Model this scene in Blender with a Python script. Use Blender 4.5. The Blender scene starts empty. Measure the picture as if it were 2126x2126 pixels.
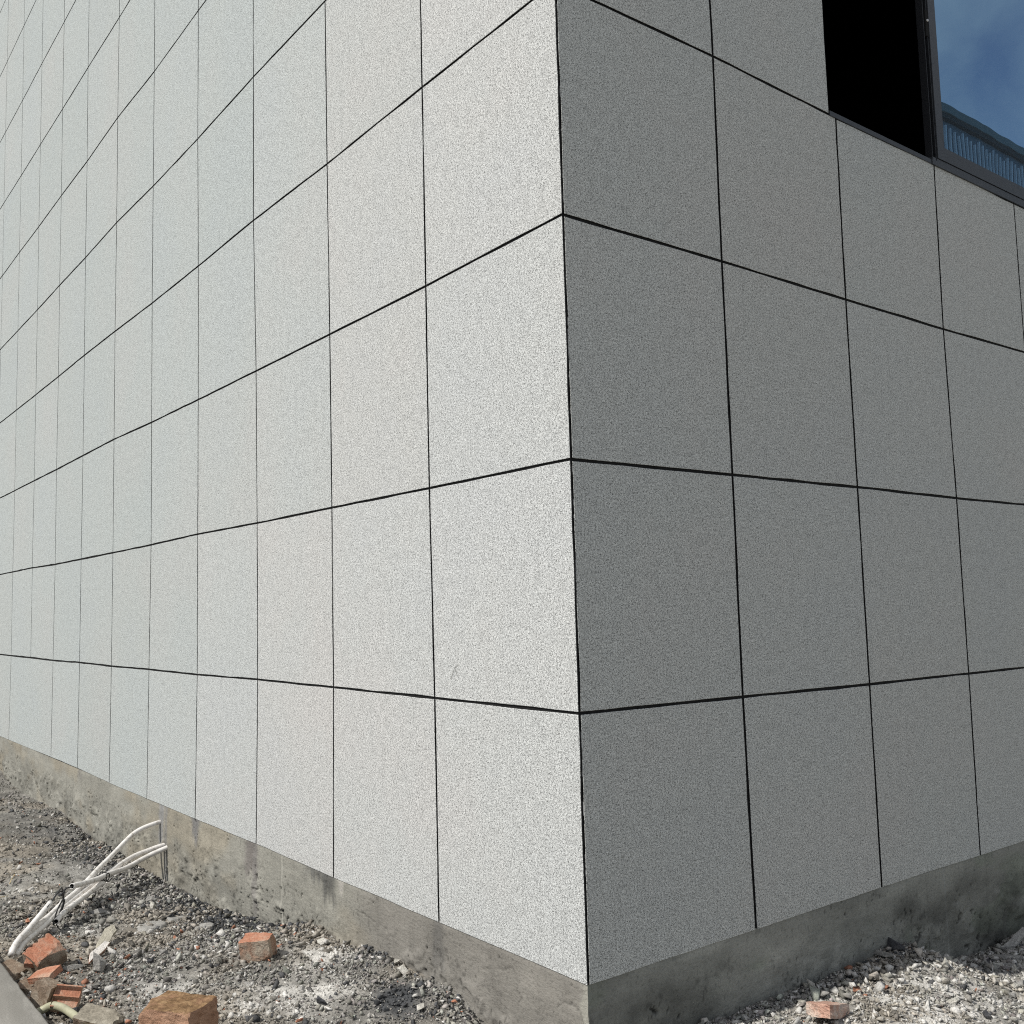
import bpy, bmesh, math, random
import numpy as np
from mathutils import Matrix, Vector, Euler

# ------------------------------------------------------------------ camera, sky, sun
U = 0.6                                   # metres per facade panel; coordinates below are in panels
SC = bpy.context.scene
COL = SC.collection
rng = np.random.default_rng(7)
random.seed(7)

fw = Vector((0.58276102, 0.80723752, 0.09357983))
rt = Vector((0.81177147, -0.58359655, -0.02102736))
up = Vector((-0.03763879, -0.08821936, 0.99538971))
cd = bpy.data.cameras.new('camera')
cam = bpy.data.objects.new('camera', cd)
COL.objects.link(cam)
M = Matrix((rt, up, -fw)).transposed().to_4x4()
M.translation = Vector((-2.6455, -2.841, 1.4037)) * U
cam.matrix_world = M
cd.sensor_width = 36.0
cd.lens = 979.83 / 1024 * 36
cd.shift_x = 61.96 / 1024
cd.shift_y = 8.26 / 1024
cd.clip_start = 0.05
cd.clip_end = 1000
SC.camera = cam

SUN_EL = math.radians(50)
SUN_AZ = (-1.0, 0.112)                    # horizontal direction towards the sun
world = bpy.data.worlds.new('World')
SC.world = world
world.use_nodes = True
wn, wl = world.node_tree.nodes, world.node_tree.links
sky = wn.new('ShaderNodeTexSky')
sky.sky_type = 'NISHITA'
sky.sun_disc = False
sky.sun_elevation = SUN_EL
sky.sun_rotation = math.atan2(SUN_AZ[0], SUN_AZ[1])
sky.air_density = 1.0
sky.dust_density = 1.2
tc = wn.new('ShaderNodeTexCoord')
cl = wn.new('ShaderNodeTexNoise')
cl.inputs['Scale'].default_value = 9.0
cl.inputs['Detail'].default_value = 8.0
cl.inputs['Distortion'].default_value = 0.6
wl.new(tc.outputs['Generated'], cl.inputs['Vector'])
cr = wn.new('ShaderNodeMapRange')
cr.inputs[1].default_value = 0.36
cr.inputs[2].default_value = 0.68
cr.inputs[3].default_value = 0.22
cr.inputs[4].default_value = 0.72
wl.new(cl.outputs['Fac'], cr.inputs[0])
cm = wn.new('ShaderNodeMix')
cm.data_type = 'RGBA'
wl.new(cr.outputs[0], cm.inputs['Factor'])
wl.new(sky.outputs[0], cm.inputs['A'])
cm.inputs['B'].default_value = (6.3, 6.1, 5.7, 1)
wl.new(cm.outputs['Result'], wn['Background'].inputs['Color'])
wn['Background'].inputs['Strength'].default_value = 0.11

sd = bpy.data.lights.new('sun', 'SUN')
sd.energy = 4.0
sd.angle = math.radians(0.53)
sd.color = (1.0, 0.965, 0.90)
so = bpy.data.objects.new('sun', sd)
COL.objects.link(so)
hz = Vector((SUN_AZ[0], SUN_AZ[1], 0)).normalized()
tosun = hz * math.cos(SUN_EL) + Vector((0, 0, math.sin(SUN_EL)))
so.rotation_euler = (-tosun).to_track_quat('-Z', 'Y').to_euler()
so.location = (-10, 0, 12)

SC.view_settings.view_transform = 'Standard'
SC.view_settings.look = 'None'
SC.view_settings.gamma = 1.0
SC.view_settings.use_curve_mapping = False
SC.view_settings.exposure = 0.0
SC.cycles.use_denoising = False           # keep the fine grain of the stone paint
SC.cycles.pixel_filter_type = 'BLACKMAN_HARRIS'
SC.cycles.filter_width = 1.1

# ------------------------------------------------------------------ noise
def _hash(ix, iy, iz, s):
    n = (ix * 374761393 + iy * 668265263 + iz * 2147483 + s * 1274126177) & 0xffffffff
    n = ((n ^ (n >> 13)) * 1274126177) & 0xffffffff
    n = ((n ^ (n >> 15)) * 668265263) & 0xffffffff
    return ((n ^ (n >> 16)) & 0xffffff) / float(0xffffff)

def vnoise(x, y, s=0):
    x = np.asarray(x, float); y = np.asarray(y, float)
    fx, fy = np.floor(x), np.floor(y)
    ix, iy = fx.astype(np.int64), fy.astype(np.int64)
    u, v = x - fx, y - fy
    u = u * u * (3 - 2 * u); v = v * v * (3 - 2 * v)
    a = _hash(ix, iy, 0, s); b = _hash(ix + 1, iy, 0, s)
    c = _hash(ix, iy + 1, 0, s); d = _hash(ix + 1, iy + 1, 0, s)
    return (a + (b - a) * u) * (1 - v) + (c + (d - c) * u) * v - 0.5

def fbm(x, y, s=0, o=4):
    t = 0.0; a = 1.0
    for k in range(o):
        t = t + a * vnoise(x * 2 ** k + 13.7 * k, y * 2 ** k - 7.1 * k, s + k)
        a *= 0.5
    return t

def vnoise3(p, s=0):
    p = np.asarray(p, float)
    f = np.floor(p); i = f.astype(np.int64); u = p - f
    u = u * u * (3 - 2 * u)
    r = 0
    for dx in (0, 1):
        for dy in (0, 1):
            for dz in (0, 1):
                w = (u[:, 0] if dx else 1 - u[:, 0]) * (u[:, 1] if dy else 1 - u[:, 1]) * (u[:, 2] if dz else 1 - u[:, 2])
                r = r + w * _hash(i[:, 0] + dx, i[:, 1] + dy, i[:, 2] + dz, s)
    return r - 0.5

def sstep(a, b, x):
    t = np.clip((np.asarray(x, float) - a) / (b - a), 0, 1)   # a > b gives a falling step
    return t * t * (3 - 2 * t)

# ------------------------------------------------------------------ materials
class NT:
    def __init__(self, name):
        self.m = bpy.data.materials.new(name)
        self.m.use_nodes = True
        self.n = self.m.node_tree.nodes
        self.l = self.m.node_tree.links
        self.p = self.n['Principled BSDF']
        self.tc = self.n.new('ShaderNodeTexCoord')
        self.out = self.n['Material Output']
    def co(self, scale=(1, 1, 1)):
        mp = self.n.new('ShaderNodeMapping')
        mp.inputs['Scale'].default_value = scale
        self.l.new(self.tc.outputs['Object'], mp.inputs['Vector'])
        return mp.outputs[0]
    def noise(self, scale, detail=3, rough=0.6, dist=0.0, vec=None):
        t = self.n.new('ShaderNodeTexNoise')
        t.inputs['Scale'].default_value = scale
        t.inputs['Detail'].default_value = detail
        t.inputs['Roughness'].default_value = rough
        t.inputs['Distortion'].default_value = dist
        self.l.new(vec if vec is not None else self.tc.outputs['Object'], t.inputs['Vector'])
        return t.outputs['Fac']
    def vor(self, scale, out='Distance'):
        t = self.n.new('ShaderNodeTexVoronoi')
        t.inputs['Scale'].default_value = scale
        self.l.new(self.tc.outputs['Object'], t.inputs['Vector'])
        return t.outputs[out]
    def ramp(self, fac, stops):
        r = self.n.new('ShaderNodeValToRGB')
        e = r.color_ramp.elements
        while len(e) < len(stops):
            e.new(0.5)
        for k, (p, c) in enumerate(stops):
            e[k].position = p
            e[k].color = (*c, 1) if isinstance(c, tuple) else (c, c, c, 1)
        self.l.new(fac, r.inputs['Fac'])
        return r.outputs['Color']
    def mix(self, a, b, fac=1.0, mode='MIX'):
        m = self.n.new('ShaderNodeMix')
        m.data_type = 'RGBA'
        m.blend_type = mode
        for s, v in (('Factor', fac), ('A', a), ('B', b)):
            if isinstance(v, bpy.types.NodeSocket):
                self.l.new(v, m.inputs[s])
            elif s == 'Factor':
                m.inputs[s].default_value = v
            else:
                m.inputs[s].default_value = (*v, 1) if isinstance(v, tuple) else (v, v, v, 1)
        return m.outputs['Result']
    def math(self, op, a, b=0.0):
        m = self.n.new('ShaderNodeMath')
        m.operation = op
        for k, v in enumerate((a, b)):
            if isinstance(v, bpy.types.NodeSocket):
                self.l.new(v, m.inputs[k])
            else:
                m.inputs[k].default_value = v
        return m.outputs[0]
    def attr(self, name='Col'):
        a = self.n.new('ShaderNodeAttribute')
        a.attribute_name = name
        return a.outputs['Color']
    def rnd(self):
        return self.n.new('ShaderNodeObjectInfo').outputs['Random']
    def bump(self, h, dist, strength=1.0):
        b = self.n.new('ShaderNodeBump')
        b.inputs['Distance'].default_value = dist
        b.inputs['Strength'].default_value = strength
        self.l.new(h, b.inputs['Height'])
        self.l.new(b.outputs[0], self.p.inputs['Normal'])
        return b.outputs[0]
    def base(self, c, rough=0.9, spec=0.3, metal=0.0):
        if isinstance(c, bpy.types.NodeSocket):
            self.l.new(c, self.p.inputs['Base Color'])
        else:
            self.p.inputs['Base Color'].default_value = (*c, 1)
        self.p.inputs['Roughness'].default_value = rough
        self.p.inputs['Specular IOR Level'].default_value = spec
        self.p.inputs['Metallic'].default_value = metal
        return self.m

def m_stone_paint():
    t = NT('speckled_stone_paint')
    g1 = t.noise(430, 1, 0.6)
    g2 = t.noise(165, 2, 0.7)
    g = t.math('ADD', t.math('MULTIPLY', g1, 0.62), t.math('MULTIPLY', g2, 0.38))
    c = t.ramp(g, [(0.36, 0.08), (0.43, 0.28), (0.495, 0.50), (0.56, 0.65), (0.64, 0.78)])
    fine = t.noise(620, 1, 0.5)
    c = t.mix(c, t.ramp(fine, [(0.3, 0.6), (0.5, 1.0), (0.7, 1.3)]), 1.0, 'MULTIPLY')
    sp = t.vor(75)
    c = t.mix(c, (0.06, 0.062, 0.06), t.ramp(sp, [(0.05, 0.75), (0.11, 0.0)]))
    c = t.mix(c, t.ramp(t.noise(34, 3, 0.6), [(0.34, 0.91), (0.5, 1.0), (0.66, 1.06)]), 1.0, 'MULTIPLY')
    big = t.noise(1.3, 4, 0.6)
    c = t.mix(c, t.ramp(big, [(0.35, (0.965, 0.99, 0.99)), (0.5, (0.98, 1.0, 0.988)), (0.66, (1.0, 1.0, 0.985))]), 1.0, 'MULTIPLY')
    oc = t.n.new('ShaderNodeObjectInfo').outputs['Color']     # light and colour cast painted into each panel
    c = t.mix(c, oc, 1.0, 'MULTIPLY')
    c = t.mix(c, t.ramp(t.rnd(), [(0.0, (0.972, 0.977, 0.975)), (0.6, (1.0, 1.0, 1.0)), (1.0, (0.985, 0.977, 0.970))]), 1.0, 'MULTIPLY')
    t.bump(g, 0.0010, 0.35)
    return t.base(c, 0.9, 0.25)

def m_joint():
    t = NT('black_joint_filler')
    return t.base(t.ramp(t.noise(60, 2), [(0.3, 0.008), (0.7, 0.020)]), 0.8, 0.2)

def m_joint_chipped():
    t = NT('chipped_joint_edge')
    n = t.noise(9, 4, 0.7, vec=t.co((1, 1, 1)))
    return t.base(t.ramp(n, [(0.53, 0.012), (0.56, 0.55)]), 0.9, 0.2)

def m_plinth():
    t = NT('cement_render')
    c = t.attr()
    n = t.noise(9, 6, 0.65)
    c = t.mix(c, t.ramp(n, [(0.28, 0.84), (0.5, 1.0), (0.72, 1.08)]), 1.0, 'MULTIPLY')
    st = t.noise(1.0, 5, 0.65, vec=t.co((16, 16, 1.6)))
    c = t.mix(c, t.ramp(st, [(0.33, 0.74), (0.45, 1.0), (0.7, 1.05)]), 0.55, 'MULTIPLY')
    sp = t.noise(120, 3, 0.7)
    c = t.mix(c, t.ramp(sp, [(0.3, 0.62), (0.45, 1.0), (0.7, 1.1)]), 0.8, 'MULTIPLY')
    h = t.math('ADD', t.noise(45, 4, 0.7, vec=t.co((1, 1, 2.6))), t.math('MULTIPLY', sp, 0.35))
    t.bump(h, 0.005, 0.6)
    return t.base(c, 0.95, 0.2)

def m_soil():
    t = NT('rubble_soil')
    c = t.attr()
    n = t.noise(180, 3, 0.7)
    c = t.mix(c, t.ramp(n, [(0.28, 0.55), (0.5, 1.0), (0.72, 1.3)]), 1.0, 'MULTIPLY')
    n2 = t.noise(40, 4, 0.7)
    c = t.mix(c, t.ramp(n2, [(0.3, 0.75), (0.5, 1.0), (0.7, 1.15)]), 1.0, 'MULTIPLY')
    t.bump(t.math('ADD', n2, t.math('MULTIPLY', n, 0.4)), 0.010, 0.8)
    return t.base(c, 1.0, 0.1)

def m_rubble():
    t = NT('rubble_stone')
    c = t.attr()
    n = t.noise(260, 2, 0.6)
    c = t.mix(c, t.ramp(n, [(0.28, 0.68), (0.5, 1.0), (0.72, 1.25)]), 1.0, 'MULTIPLY')
    t.bump(n, 0.003, 0.5)
    return t.base(c, 1.0, 0.1)

def m_stone(name, a, b, dust=(0.40, 0.38, 0.34), amount=0.4):
    t = NT(name)
    n = t.noise(30, 5, 0.68)
    c = t.ramp(n, [(0.3, a), (0.7, b)])
    d = t.noise(14, 5, 0.7)
    c = t.mix(c, dust, t.math('MULTIPLY', t.ramp(d, [(0.47, 0.0), (0.62, 1.0)]), amount))
    f = t.noise(200, 3, 0.7)
    c = t.mix(c, t.ramp(f, [(0.28, 0.62), (0.5, 1.0), (0.72, 1.25)]), 1.0, 'MULTIPLY')
    t.bump(t.math('ADD', n, t.math('MULTIPLY', f, 0.4)), 0.006, 0.8)
    return t.base(c, 0.95, 0.15)

def m_moss_brick():
    t = NT('mossy_brick')
    n = t.noise(22, 5, 0.7)
    c = t.ramp(n, [(0.3, (0.30, 0.165, 0.105)), (0.7, (0.48, 0.30, 0.205))])
    geo = t.n.new('ShaderNodeNewGeometry')
    sx = t.n.new('ShaderNodeSeparateXYZ')
    t.l.new(geo.outputs['Normal'], sx.inputs[0])
    upm = t.ramp(sx.outputs['Z'], [(0.55, 0.0), (0.8, 1.0)])
    ms = t.noise(55, 5, 0.75)
    patch = t.ramp(t.noise(11, 4, 0.6), [(0.30, 0.35), (0.48, 1.0)])
    mc = t.ramp(ms, [(0.3, (0.08, 0.05, 0.028)), (0.5, (0.22, 0.135, 0.072)), (0.68, (0.40, 0.27, 0.15))])
    fac = t.n.new('ShaderNodeMix'); fac.data_type = 'RGBA'; fac.blend_type = 'MULTIPLY'
    fac.inputs['Factor'].default_value = 1.0
    t.l.new(upm, fac.inputs['A']); t.l.new(patch, fac.inputs['B'])
    c = t.mix(c, mc, fac.outputs['Result'])
    t.bump(ms, 0.010, 0.9)
    return t.base(c, 1.0, 0.1)

def m_flat(name, c, rough=0.5, spec=0.5, metal=0.0, var=0.12, scale=30):
    t = NT(name)
    lo = tuple(v * (1 - var) for v in c); hi = tuple(min(1, v * (1 + var)) for v in c)
    n = t.noise(scale, 4, 0.65)
    return t.base(t.ramp(n, [(0.3, lo), (0.7, hi)]), rough, spec, metal)

def m_pipe():
    t = NT('white_conduit_plastic')
    n = t.noise(35, 5, 0.75)
    c = t.ramp(n, [(0.32, (0.34, 0.31, 0.26)), (0.45, (0.68, 0.655, 0.625)), (0.6, (0.79, 0.77, 0.745))])
    return t.base(c, 0.45, 0.4)

def m_pavement():
    t = NT('pavement_concrete')
    n = t.noise(1.0, 6, 0.62, 0.4, vec=t.co((5, 2.2, 5)))
    c = t.ramp(n, [(0.34, (0.15, 0.143, 0.128)), (0.45, (0.215, 0.206, 0.185)), (0.55, (0.24, 0.23, 0.208)), (0.64, (0.33, 0.318, 0.29))])
    f = t.noise(240, 3, 0.7)
    c = t.mix(c, t.ramp(f, [(0.28, 0.75), (0.5, 1.0), (0.72, 1.15)]), 1.0, 'MULTIPLY')
    t.bump(t.math('ADD', n, t.math('MULTIPLY', f, 0.2)), 0.004, 0.5)
    return t.base(c, 0.9, 0.25)

def m_glass():
    t = NT('reflective_window_glass')
    t.base((0.004, 0.008, 0.012), 0.2, 0.2)
    gl = t.n.new('ShaderNodeBsdfGlossy')
    gl.inputs['Roughness'].default_value = 0.0
    gl.inputs['Color'].default_value = (0.33, 0.61, 0.95, 1)
    a = t.noise(6.0, 0, 0.0, vec=t.co((1.2, 1, 1.0)))
    b = t.noise(1.0, 0, 0.0)
    bp = t.bump(t.math('ADD', t.math('MULTIPLY', a, 0.07), t.math('MULTIPLY', b, 2.6)), 0.0012, 1.0)
    t.l.new(bp, gl.inputs['Normal'])
    mx = t.n.new('ShaderNodeMixShader')
    mx.inputs[0].default_value = 0.5
    t.l.new(t.p.outputs[0], mx.inputs[1])
    t.l.new(gl.outputs[0], mx.inputs[2])
    t.l.new(mx.outputs[0], t.out.inputs['Surface'])
    return t.m

MT = dict(
    paint=m_stone_paint(), joint=m_joint(), chip=m_joint_chipped(), plinth=m_plinth(), soil=m_soil(), rubble=m_rubble(),
    orange=m_stone('orange_clay', (0.35, 0.15, 0.092), (0.47, 0.24, 0.16), (0.42, 0.33, 0.255), 0.65),
    claydust=m_stone('dusty_clay', (0.30, 0.185, 0.13), (0.42, 0.285, 0.21), (0.40, 0.35, 0.28), 0.9),
    pinkclay=m_stone('pale_pink_clay', (0.44, 0.25, 0.19), (0.55, 0.38, 0.30), (0.56, 0.50, 0.44), 0.7),
    brownclay=m_stone('brown_clay', (0.17, 0.125, 0.09), (0.30, 0.235, 0.18), (0.38, 0.35, 0.29), 0.6),
    mortar=m_stone('grey_mortar', (0.22, 0.215, 0.205), (0.36, 0.35, 0.325), (0.46, 0.45, 0.42), 0.5),
    oldmortar=m_stone('old_brown_mortar', (0.20, 0.18, 0.145), (0.34, 0.31, 0.25), (0.42, 0.39, 0.33), 0.6),
    pale=m_stone('pale_mortar', (0.38, 0.37, 0.33), (0.54, 0.52, 0.47), (0.62, 0.60, 0.56), 0.5),
    beige=m_stone('beige_tile_back', (0.40, 0.375, 0.30), (0.53, 0.50, 0.42), (0.36, 0.33, 0.27), 0.5),
    white=m_stone('white_tile', (0.60, 0.57, 0.53), (0.72, 0.69, 0.65), (0.50, 0.44, 0.38), 0.4),
    dark=m_stone('dark_stone', (0.05, 0.052, 0.056), (0.10, 0.10, 0.105), (0.22, 0.22, 0.21), 0.35),
    moss=m_moss_brick(), pipe=m_pipe(),
    cable=m_flat('black_cable_sheath', (0.012, 0.012, 0.013), 0.4, 0.5),
    bore=m_flat('dark_pipe_bore', (0.02, 0.02, 0.02), 0.9, 0.1),  # pipe bores carry their inner shade as colour; gasket and lock share it
    hose=m_flat('yellow_green_hose', (0.39, 0.385, 0.27), 0.5, 0.4, var=0.2, scale=25),
    alu=m_flat('charcoal_aluminium', (0.050, 0.054, 0.062), 0.42, 0.5, 0.35, 0.1),
    alud=m_flat('dark_aluminium_groove', (0.014, 0.015, 0.018), 0.5, 0.4, 0.2, 0.1),
    steel=m_flat('bright_steel', (0.55, 0.55, 0.55), 0.3, 0.5, 1.0, 0.1),
    room=m_flat('room_darkness_plaster', (0.012, 0.012, 0.014), 0.95, 0.05),  # near-black: darkness of the room and reveal put into the colour
    glass=m_glass(), pave=m_pavement(),
    farwall=m_flat('grey_blue_cladding', (0.12, 0.17, 0.20), 0.7, 0.3, scale=1),
    farband=m_flat('green_grey_parapet', (0.10, 0.15, 0.15), 0.7, 0.3, scale=1),
    farlow=m_flat('dark_parapet_soffit', (0.025, 0.04, 0.04), 0.8, 0.2, scale=1),
    fin=m_flat('pale_cladding_fin', (0.62, 0.66, 0.68), 0.6, 0.3, scale=1),
    scuff=m_flat('grey_scuff', (0.22, 0.22, 0.21), 0.9, 0.1),
    straw=m_flat('dry_straw', (0.50, 0.40, 0.22), 0.9, 0.1, var=0.2),
    earth=m_flat('bare_earth', (0.27, 0.26, 0.24), 1.0, 0.1, var=0.25, scale=3),
)

# ------------------------------------------------------------------ object helpers (unit coordinates, scaled by U)
def link(name, me, parent=None):
    o = bpy.data.objects.new(name, me)
    COL.objects.link(o)
    if parent is not None:
        o.parent = parent
        if parent.type == 'EMPTY':
            o.matrix_parent_inverse = Matrix.Translation(-parent.location)
    return o

def mesh(name, V, F, mats, parent=None, mi=None, smooth=False):
    me = bpy.data.meshes.new(name)
    V = np.asarray(V, float) * U
    me.from_pydata([tuple(v) for v in V], [], [tuple(int(i) for i in f) for f in F])
    for m in (mats if isinstance(mats, (list, tuple)) else [mats]):
        me.materials.append(m)
    if mi is not None:
        me.polygons.foreach_set('material_index', np.asarray(mi, np.int32))
    if smooth:
        me.polygons.foreach_set('use_smooth', np.ones(len(me.polygons), bool))
    me.update()
    return link(name, me, parent)

def bulk(name, V, T, mat, col=None, parent=None, smooth=False):
    """large mesh from numpy arrays; T is (n,3) or (n,4)"""
    me = bpy.data.meshes.new(name)
    V = np.ascontiguousarray(np.asarray(V, np.float32) * U)
    T = np.ascontiguousarray(T, np.int32)
    k = T.shape[1]
    me.vertices.add(len(V)); me.vertices.foreach_set('co', V.ravel())
    me.loops.add(T.size); me.loops.foreach_set('vertex_index', T.ravel())
    me.polygons.add(len(T))
    me.polygons.foreach_set('loop_start', np.arange(0, T.size, k, dtype=np.int32))
    if smooth:
        me.polygons.foreach_set('use_smooth', np.ones(len(T), bool))
    me.materials.append(mat)
    me.update(calc_edges=True)
    if col is not None:
        a = me.attributes.new('Col', 'FLOAT_COLOR', 'POINT')
        c = np.ones((len(V), 4), np.float32); c[:, :3] = col
        a.data.foreach_set('color', c.ravel())
    me.validate()
    return link(name, me, parent)

def tag(o, label, cat, group=None, kind=None):
    o['label'] = label; o['category'] = cat
    if group: o['group'] = group
    if kind: o['kind'] = kind
    return o

def empty(name, loc):
    o = bpy.data.objects.new(name, None)
    o.location = Vector(loc) * U
    o.empty_display_size = 0.1
    COL.objects.link(o)
    return o

def box(x0, x1, y0, y1, z0, z1):
    V = [(x, y, z) for x in (x0, x1) for y in (y0, y1) for z in (z0, z1)]
    F = [(0, 1, 3, 2), (4, 6, 7, 5), (0, 4, 5, 1), (2, 3, 7, 6), (0, 2, 6, 4), (1, 5, 7, 3)]
    return V, F

def boxes(lst):
    V, F = [], []
    for b in lst:
        v, f = box(*b)
        n = len(V); V += v; F += [tuple(i + n for i in q) for q in f]
    return V, F

def grid_quads(nu, nv):
    i = np.arange(nu - 1)[:, None] * nv + np.arange(nv - 1)[None, :]
    return np.stack([i, i + nv, i + nv + 1, i + 1], -1).reshape(-1, 4)

# ------------------------------------------------------------------ terrain
CTRL = np.array([
    (0, 10.4, -.42), (0, 9.27, -.54), (0, 7.4, -.49), (0, 6.3, -.57), (0, 4.83, -.555), (0, 4.5, -.56), (0, 4.0, -.55), (0, 3.66, -.525),
    (0, 3.08, -.47), (0, 2.74, -.455), (0, 2.33, -.335), (0, 2.12, -.29), (0, 1.87, -.315), (0, 1.45, -.245), (0, 1.17, -.275),
    (0, .935, -.255), (0, .77, -.28), (0, .656, -.33), (0, .565, -.345), (0, .2, -.37), (0, 0, -.37),
    (-.7, 11, -.46), (-.7, 8, -.48), (-.7, 6, -.48), (-.7, 5, -.46), (-.7, 4, -.44), (-.7, 3, -.40), (-.7, 2, -.34), (-.7, 1.4, -.325),
    (-.7, 1, -.32), (-.7, .4, -.36), (-1.3, 8, -.46), (-1.3, 5, -.45), (-1.3, 4, -.43), (-1.3, 3, -.385), (-1.3, 2.5, -.385),
    (-1.3, 2, -.385), (-1.3, 1.5, -.39), (-1.3, .8, -.4), (-1.62, 0, -.47), (-1.62, 1.5, -.47), (-1.62, 3, -.46), (-1.62, 5, -.47),
    (-1.62, 9, -.47), (-1.62, 12, -.47), (0, 12, -.48),
    (.4, 0, -.33), (.73, 0, -.317), (.94, 0, -.312), (1.42, 0, -.326), (1.8, 0, -.317), (1.96, 0, -.305), (2.19, 0, -.31),
    (2.4, 0, -.42), (2.8, 0, -.505), (3.06, 0, -.525), (3.3, 0, -.49), (5, 0, -.5), (6, 0, -.5),
    (.3, -.4, -.37), (.8, -.3, -.335), (1.3, -.3, -.315), (1.85, -.3, -.31), (2.2, -.3, -.37), (2.6, -.3, -.49), (3.2, -.3, -.5),
    (.8, -.7, -.36), (1.6, -.7, -.34), (2.2, -.7, -.42), (3, -.7, -.5), (.8, -1.5, -.42), (2, -1.5, -.43), (3, -1.5, -.5), (5, -1.5, -.5),
    (-1, -.5, -.42), (-1, -2, -.45), (1, -3, -.45), (4, -3, -.5)], float)
_d = np.sqrt(((CTRL[:, None, :2] - CTRL[None, :, :2]) ** 2).sum(-1) + 1e-4)
_w = np.linalg.solve(_d + np.eye(len(CTRL)) * 0.01, CTRL[:, 2] + 0.42)

def base_h(x, y):
    x = np.asarray(x, float).ravel(); y = np.asarray(y, float).ravel()
    out = np.zeros(len(x))
    for k in range(0, len(x), 40000):
        s = slice(k, k + 40000)
        out[s] = np.sqrt((x[s, None] - CTRL[:, 0]) ** 2 + (y[s, None] - CTRL[:, 1]) ** 2 + 1e-4) @ _w - 0.42
    return out

def terrain(x, y):
    h = base_h(x, y)
    x = np.ravel(x); y = np.ravel(y)
    return h + 0.030 * fbm(x * 3.3, y * 3.3, 11, 4) + 0.014 * fbm(x * 16, y * 16, 31, 3) + 0.007 * fbm(x * 62, y * 62, 39, 2)

def blob(x, y, cx, cy, rx, ry):
    return np.exp(-(((x - cx) / rx) ** 2 + ((y - cy) / ry) ** 2))

def dark_mask(x, y):
    m = blob(x, y, -.08, 3.15, .30, .75) + 0.9 * blob(x, y, -.12, 2.85, .22, .22) + .7 * blob(x, y, -.05, 3.9, .2, .3) \
        + .9 * blob(x, y, -.2, .98, .17, .2) + .6 * blob(x, y, -.04, 1.38, .08, .14) + .45 * blob(x, y, -.25, 6.0, .3, 2.0) \
        + .5 * blob(x, y, 1.9, -.02, .35, .06)
    return np.clip(m * (0.75 + 1.3 * fbm(x * 7, y * 7, 51, 4)), 0, 1)

def white_mask(x, y):
    m = blob(x, y, -.66, 1.42, .15, .13) + blob(x, y, -.42, 1.28, .13, .13) + blob(x, y, -.26, 1.72, .16, .14) + .5 * blob(x, y, -.55, 1.15, .12, .1) \
        + .40 * blob(x, y, -.95, 1.95, .18, .25) + .35 * blob(x, y, -.5, 2.35, .16, .22) + .35 * blob(x, y, -1.0, 3.0, .12, .3) \
        + .35 * blob(x, y, -.5, 4.6, .25, .5) + .3 * blob(x, y, -1.0, 4.6, .2, .3) \
        + .8 * blob(x, y, 1.6, -.5, 1.2, .35) + .6 * blob(x, y, 2.9, -.6, .6, .35)
    return np.clip(m * (0.85 + 2.0 * fbm(x * 9, y * 9, 71, 4)), 0, 1)

GX = np.concatenate([np.arange(-1.75, 0.0, .011), np.arange(0.0, 3.6, .014), np.arange(3.6, 6.01, .05)])
GY = np.concatenate([np.arange(-3.2, -1.0, .05), np.arange(-1.0, 5.0, .012), np.arange(5.0, 12.6, .04)])
gx, gy = [a.ravel() for a in np.meshgrid(GX, GY, indexing='ij')]
gz = terrain(gx, gy)
lum = 0.215 + 0.13 * fbm(gx * 5, gy * 5, 91, 4) + 0.05 * fbm(gx * 30, gy * 30, 95, 2)
gc = lum[:, None] * np.array([1.0, 0.962, 0.875])
brown = lambda x, y: sstep(-.15, .35, fbm(x * 2.1 + 9, y * 2.1, 97, 4) + .12 * (x < -.5))
bw = brown(gx, gy)[:, None]
gc = gc * (1 - bw) + bw * lum[:, None] * np.array([1.12, 1.01, .85])
dm, wm = dark_mask(gx, gy), white_mask(gx, gy)
gc = gc * (1 - dm[:, None]) + dm[:, None] * np.array([.075, .078, .082])
gc = gc * (1 - wm[:, None]) + wm[:, None] * np.array([.56, .545, .51])
gc = np.clip(gc, .03, .7)
q = grid_quads(len(GX), len(GY))
keep = ~((gx[q].min(1) > 0.045) & (gy[q].min(1) > 0.045))
terr = bulk('rubble_ground', np.stack([gx, gy, gz], 1), q[keep], MT['soil'], gc, smooth=True)
terr['kind'] = 'structure'

V, F = box(-240, 240, -240, 240, -.9, -.64)
g = mesh('ground', V, F, MT['earth']); g['kind'] = 'structure'

# pavement slab to the left, with a worn edge
ys = np.arange(-5, 13.01, .04)
ex = -1.553 + 0.012 * fbm(ys * 5, ys * 0, 5, 4) - 0.004 * (ys - 2)
rows = []
for dx, z in ((-9.0, -.25), (-.12, -.25), (-.012, -.2505), (-.002, -.256), (.002, -.275), (-.004, -.40), (-.03, -.62)):
    jit = 0.006 * fbm(ys * 9, ys * 0 + z * 50, 6, 3) if dx > -.1 else 0
    rows.append(np.stack([ex + dx + jit, ys, np.full_like(ys, z) + (0.004 * fbm(ys * 8, ys * 0 + dx * 30, 8, 3) if z < -.252 else 0)], 1))
V = np.stack(rows, 0).reshape(-1, 3)
pv = bulk('pavement', V, grid_quads(len(rows), len(ys)), MT['pave'], smooth=False)
pv['kind'] = 'structure'

# ------------------------------------------------------------------ building
bld = empty('building', (0, 0, -.6))
tag(bld, 'large building clad in square speckled grey stone-paint panels with black joints over a cement plinth', 'building')

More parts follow.
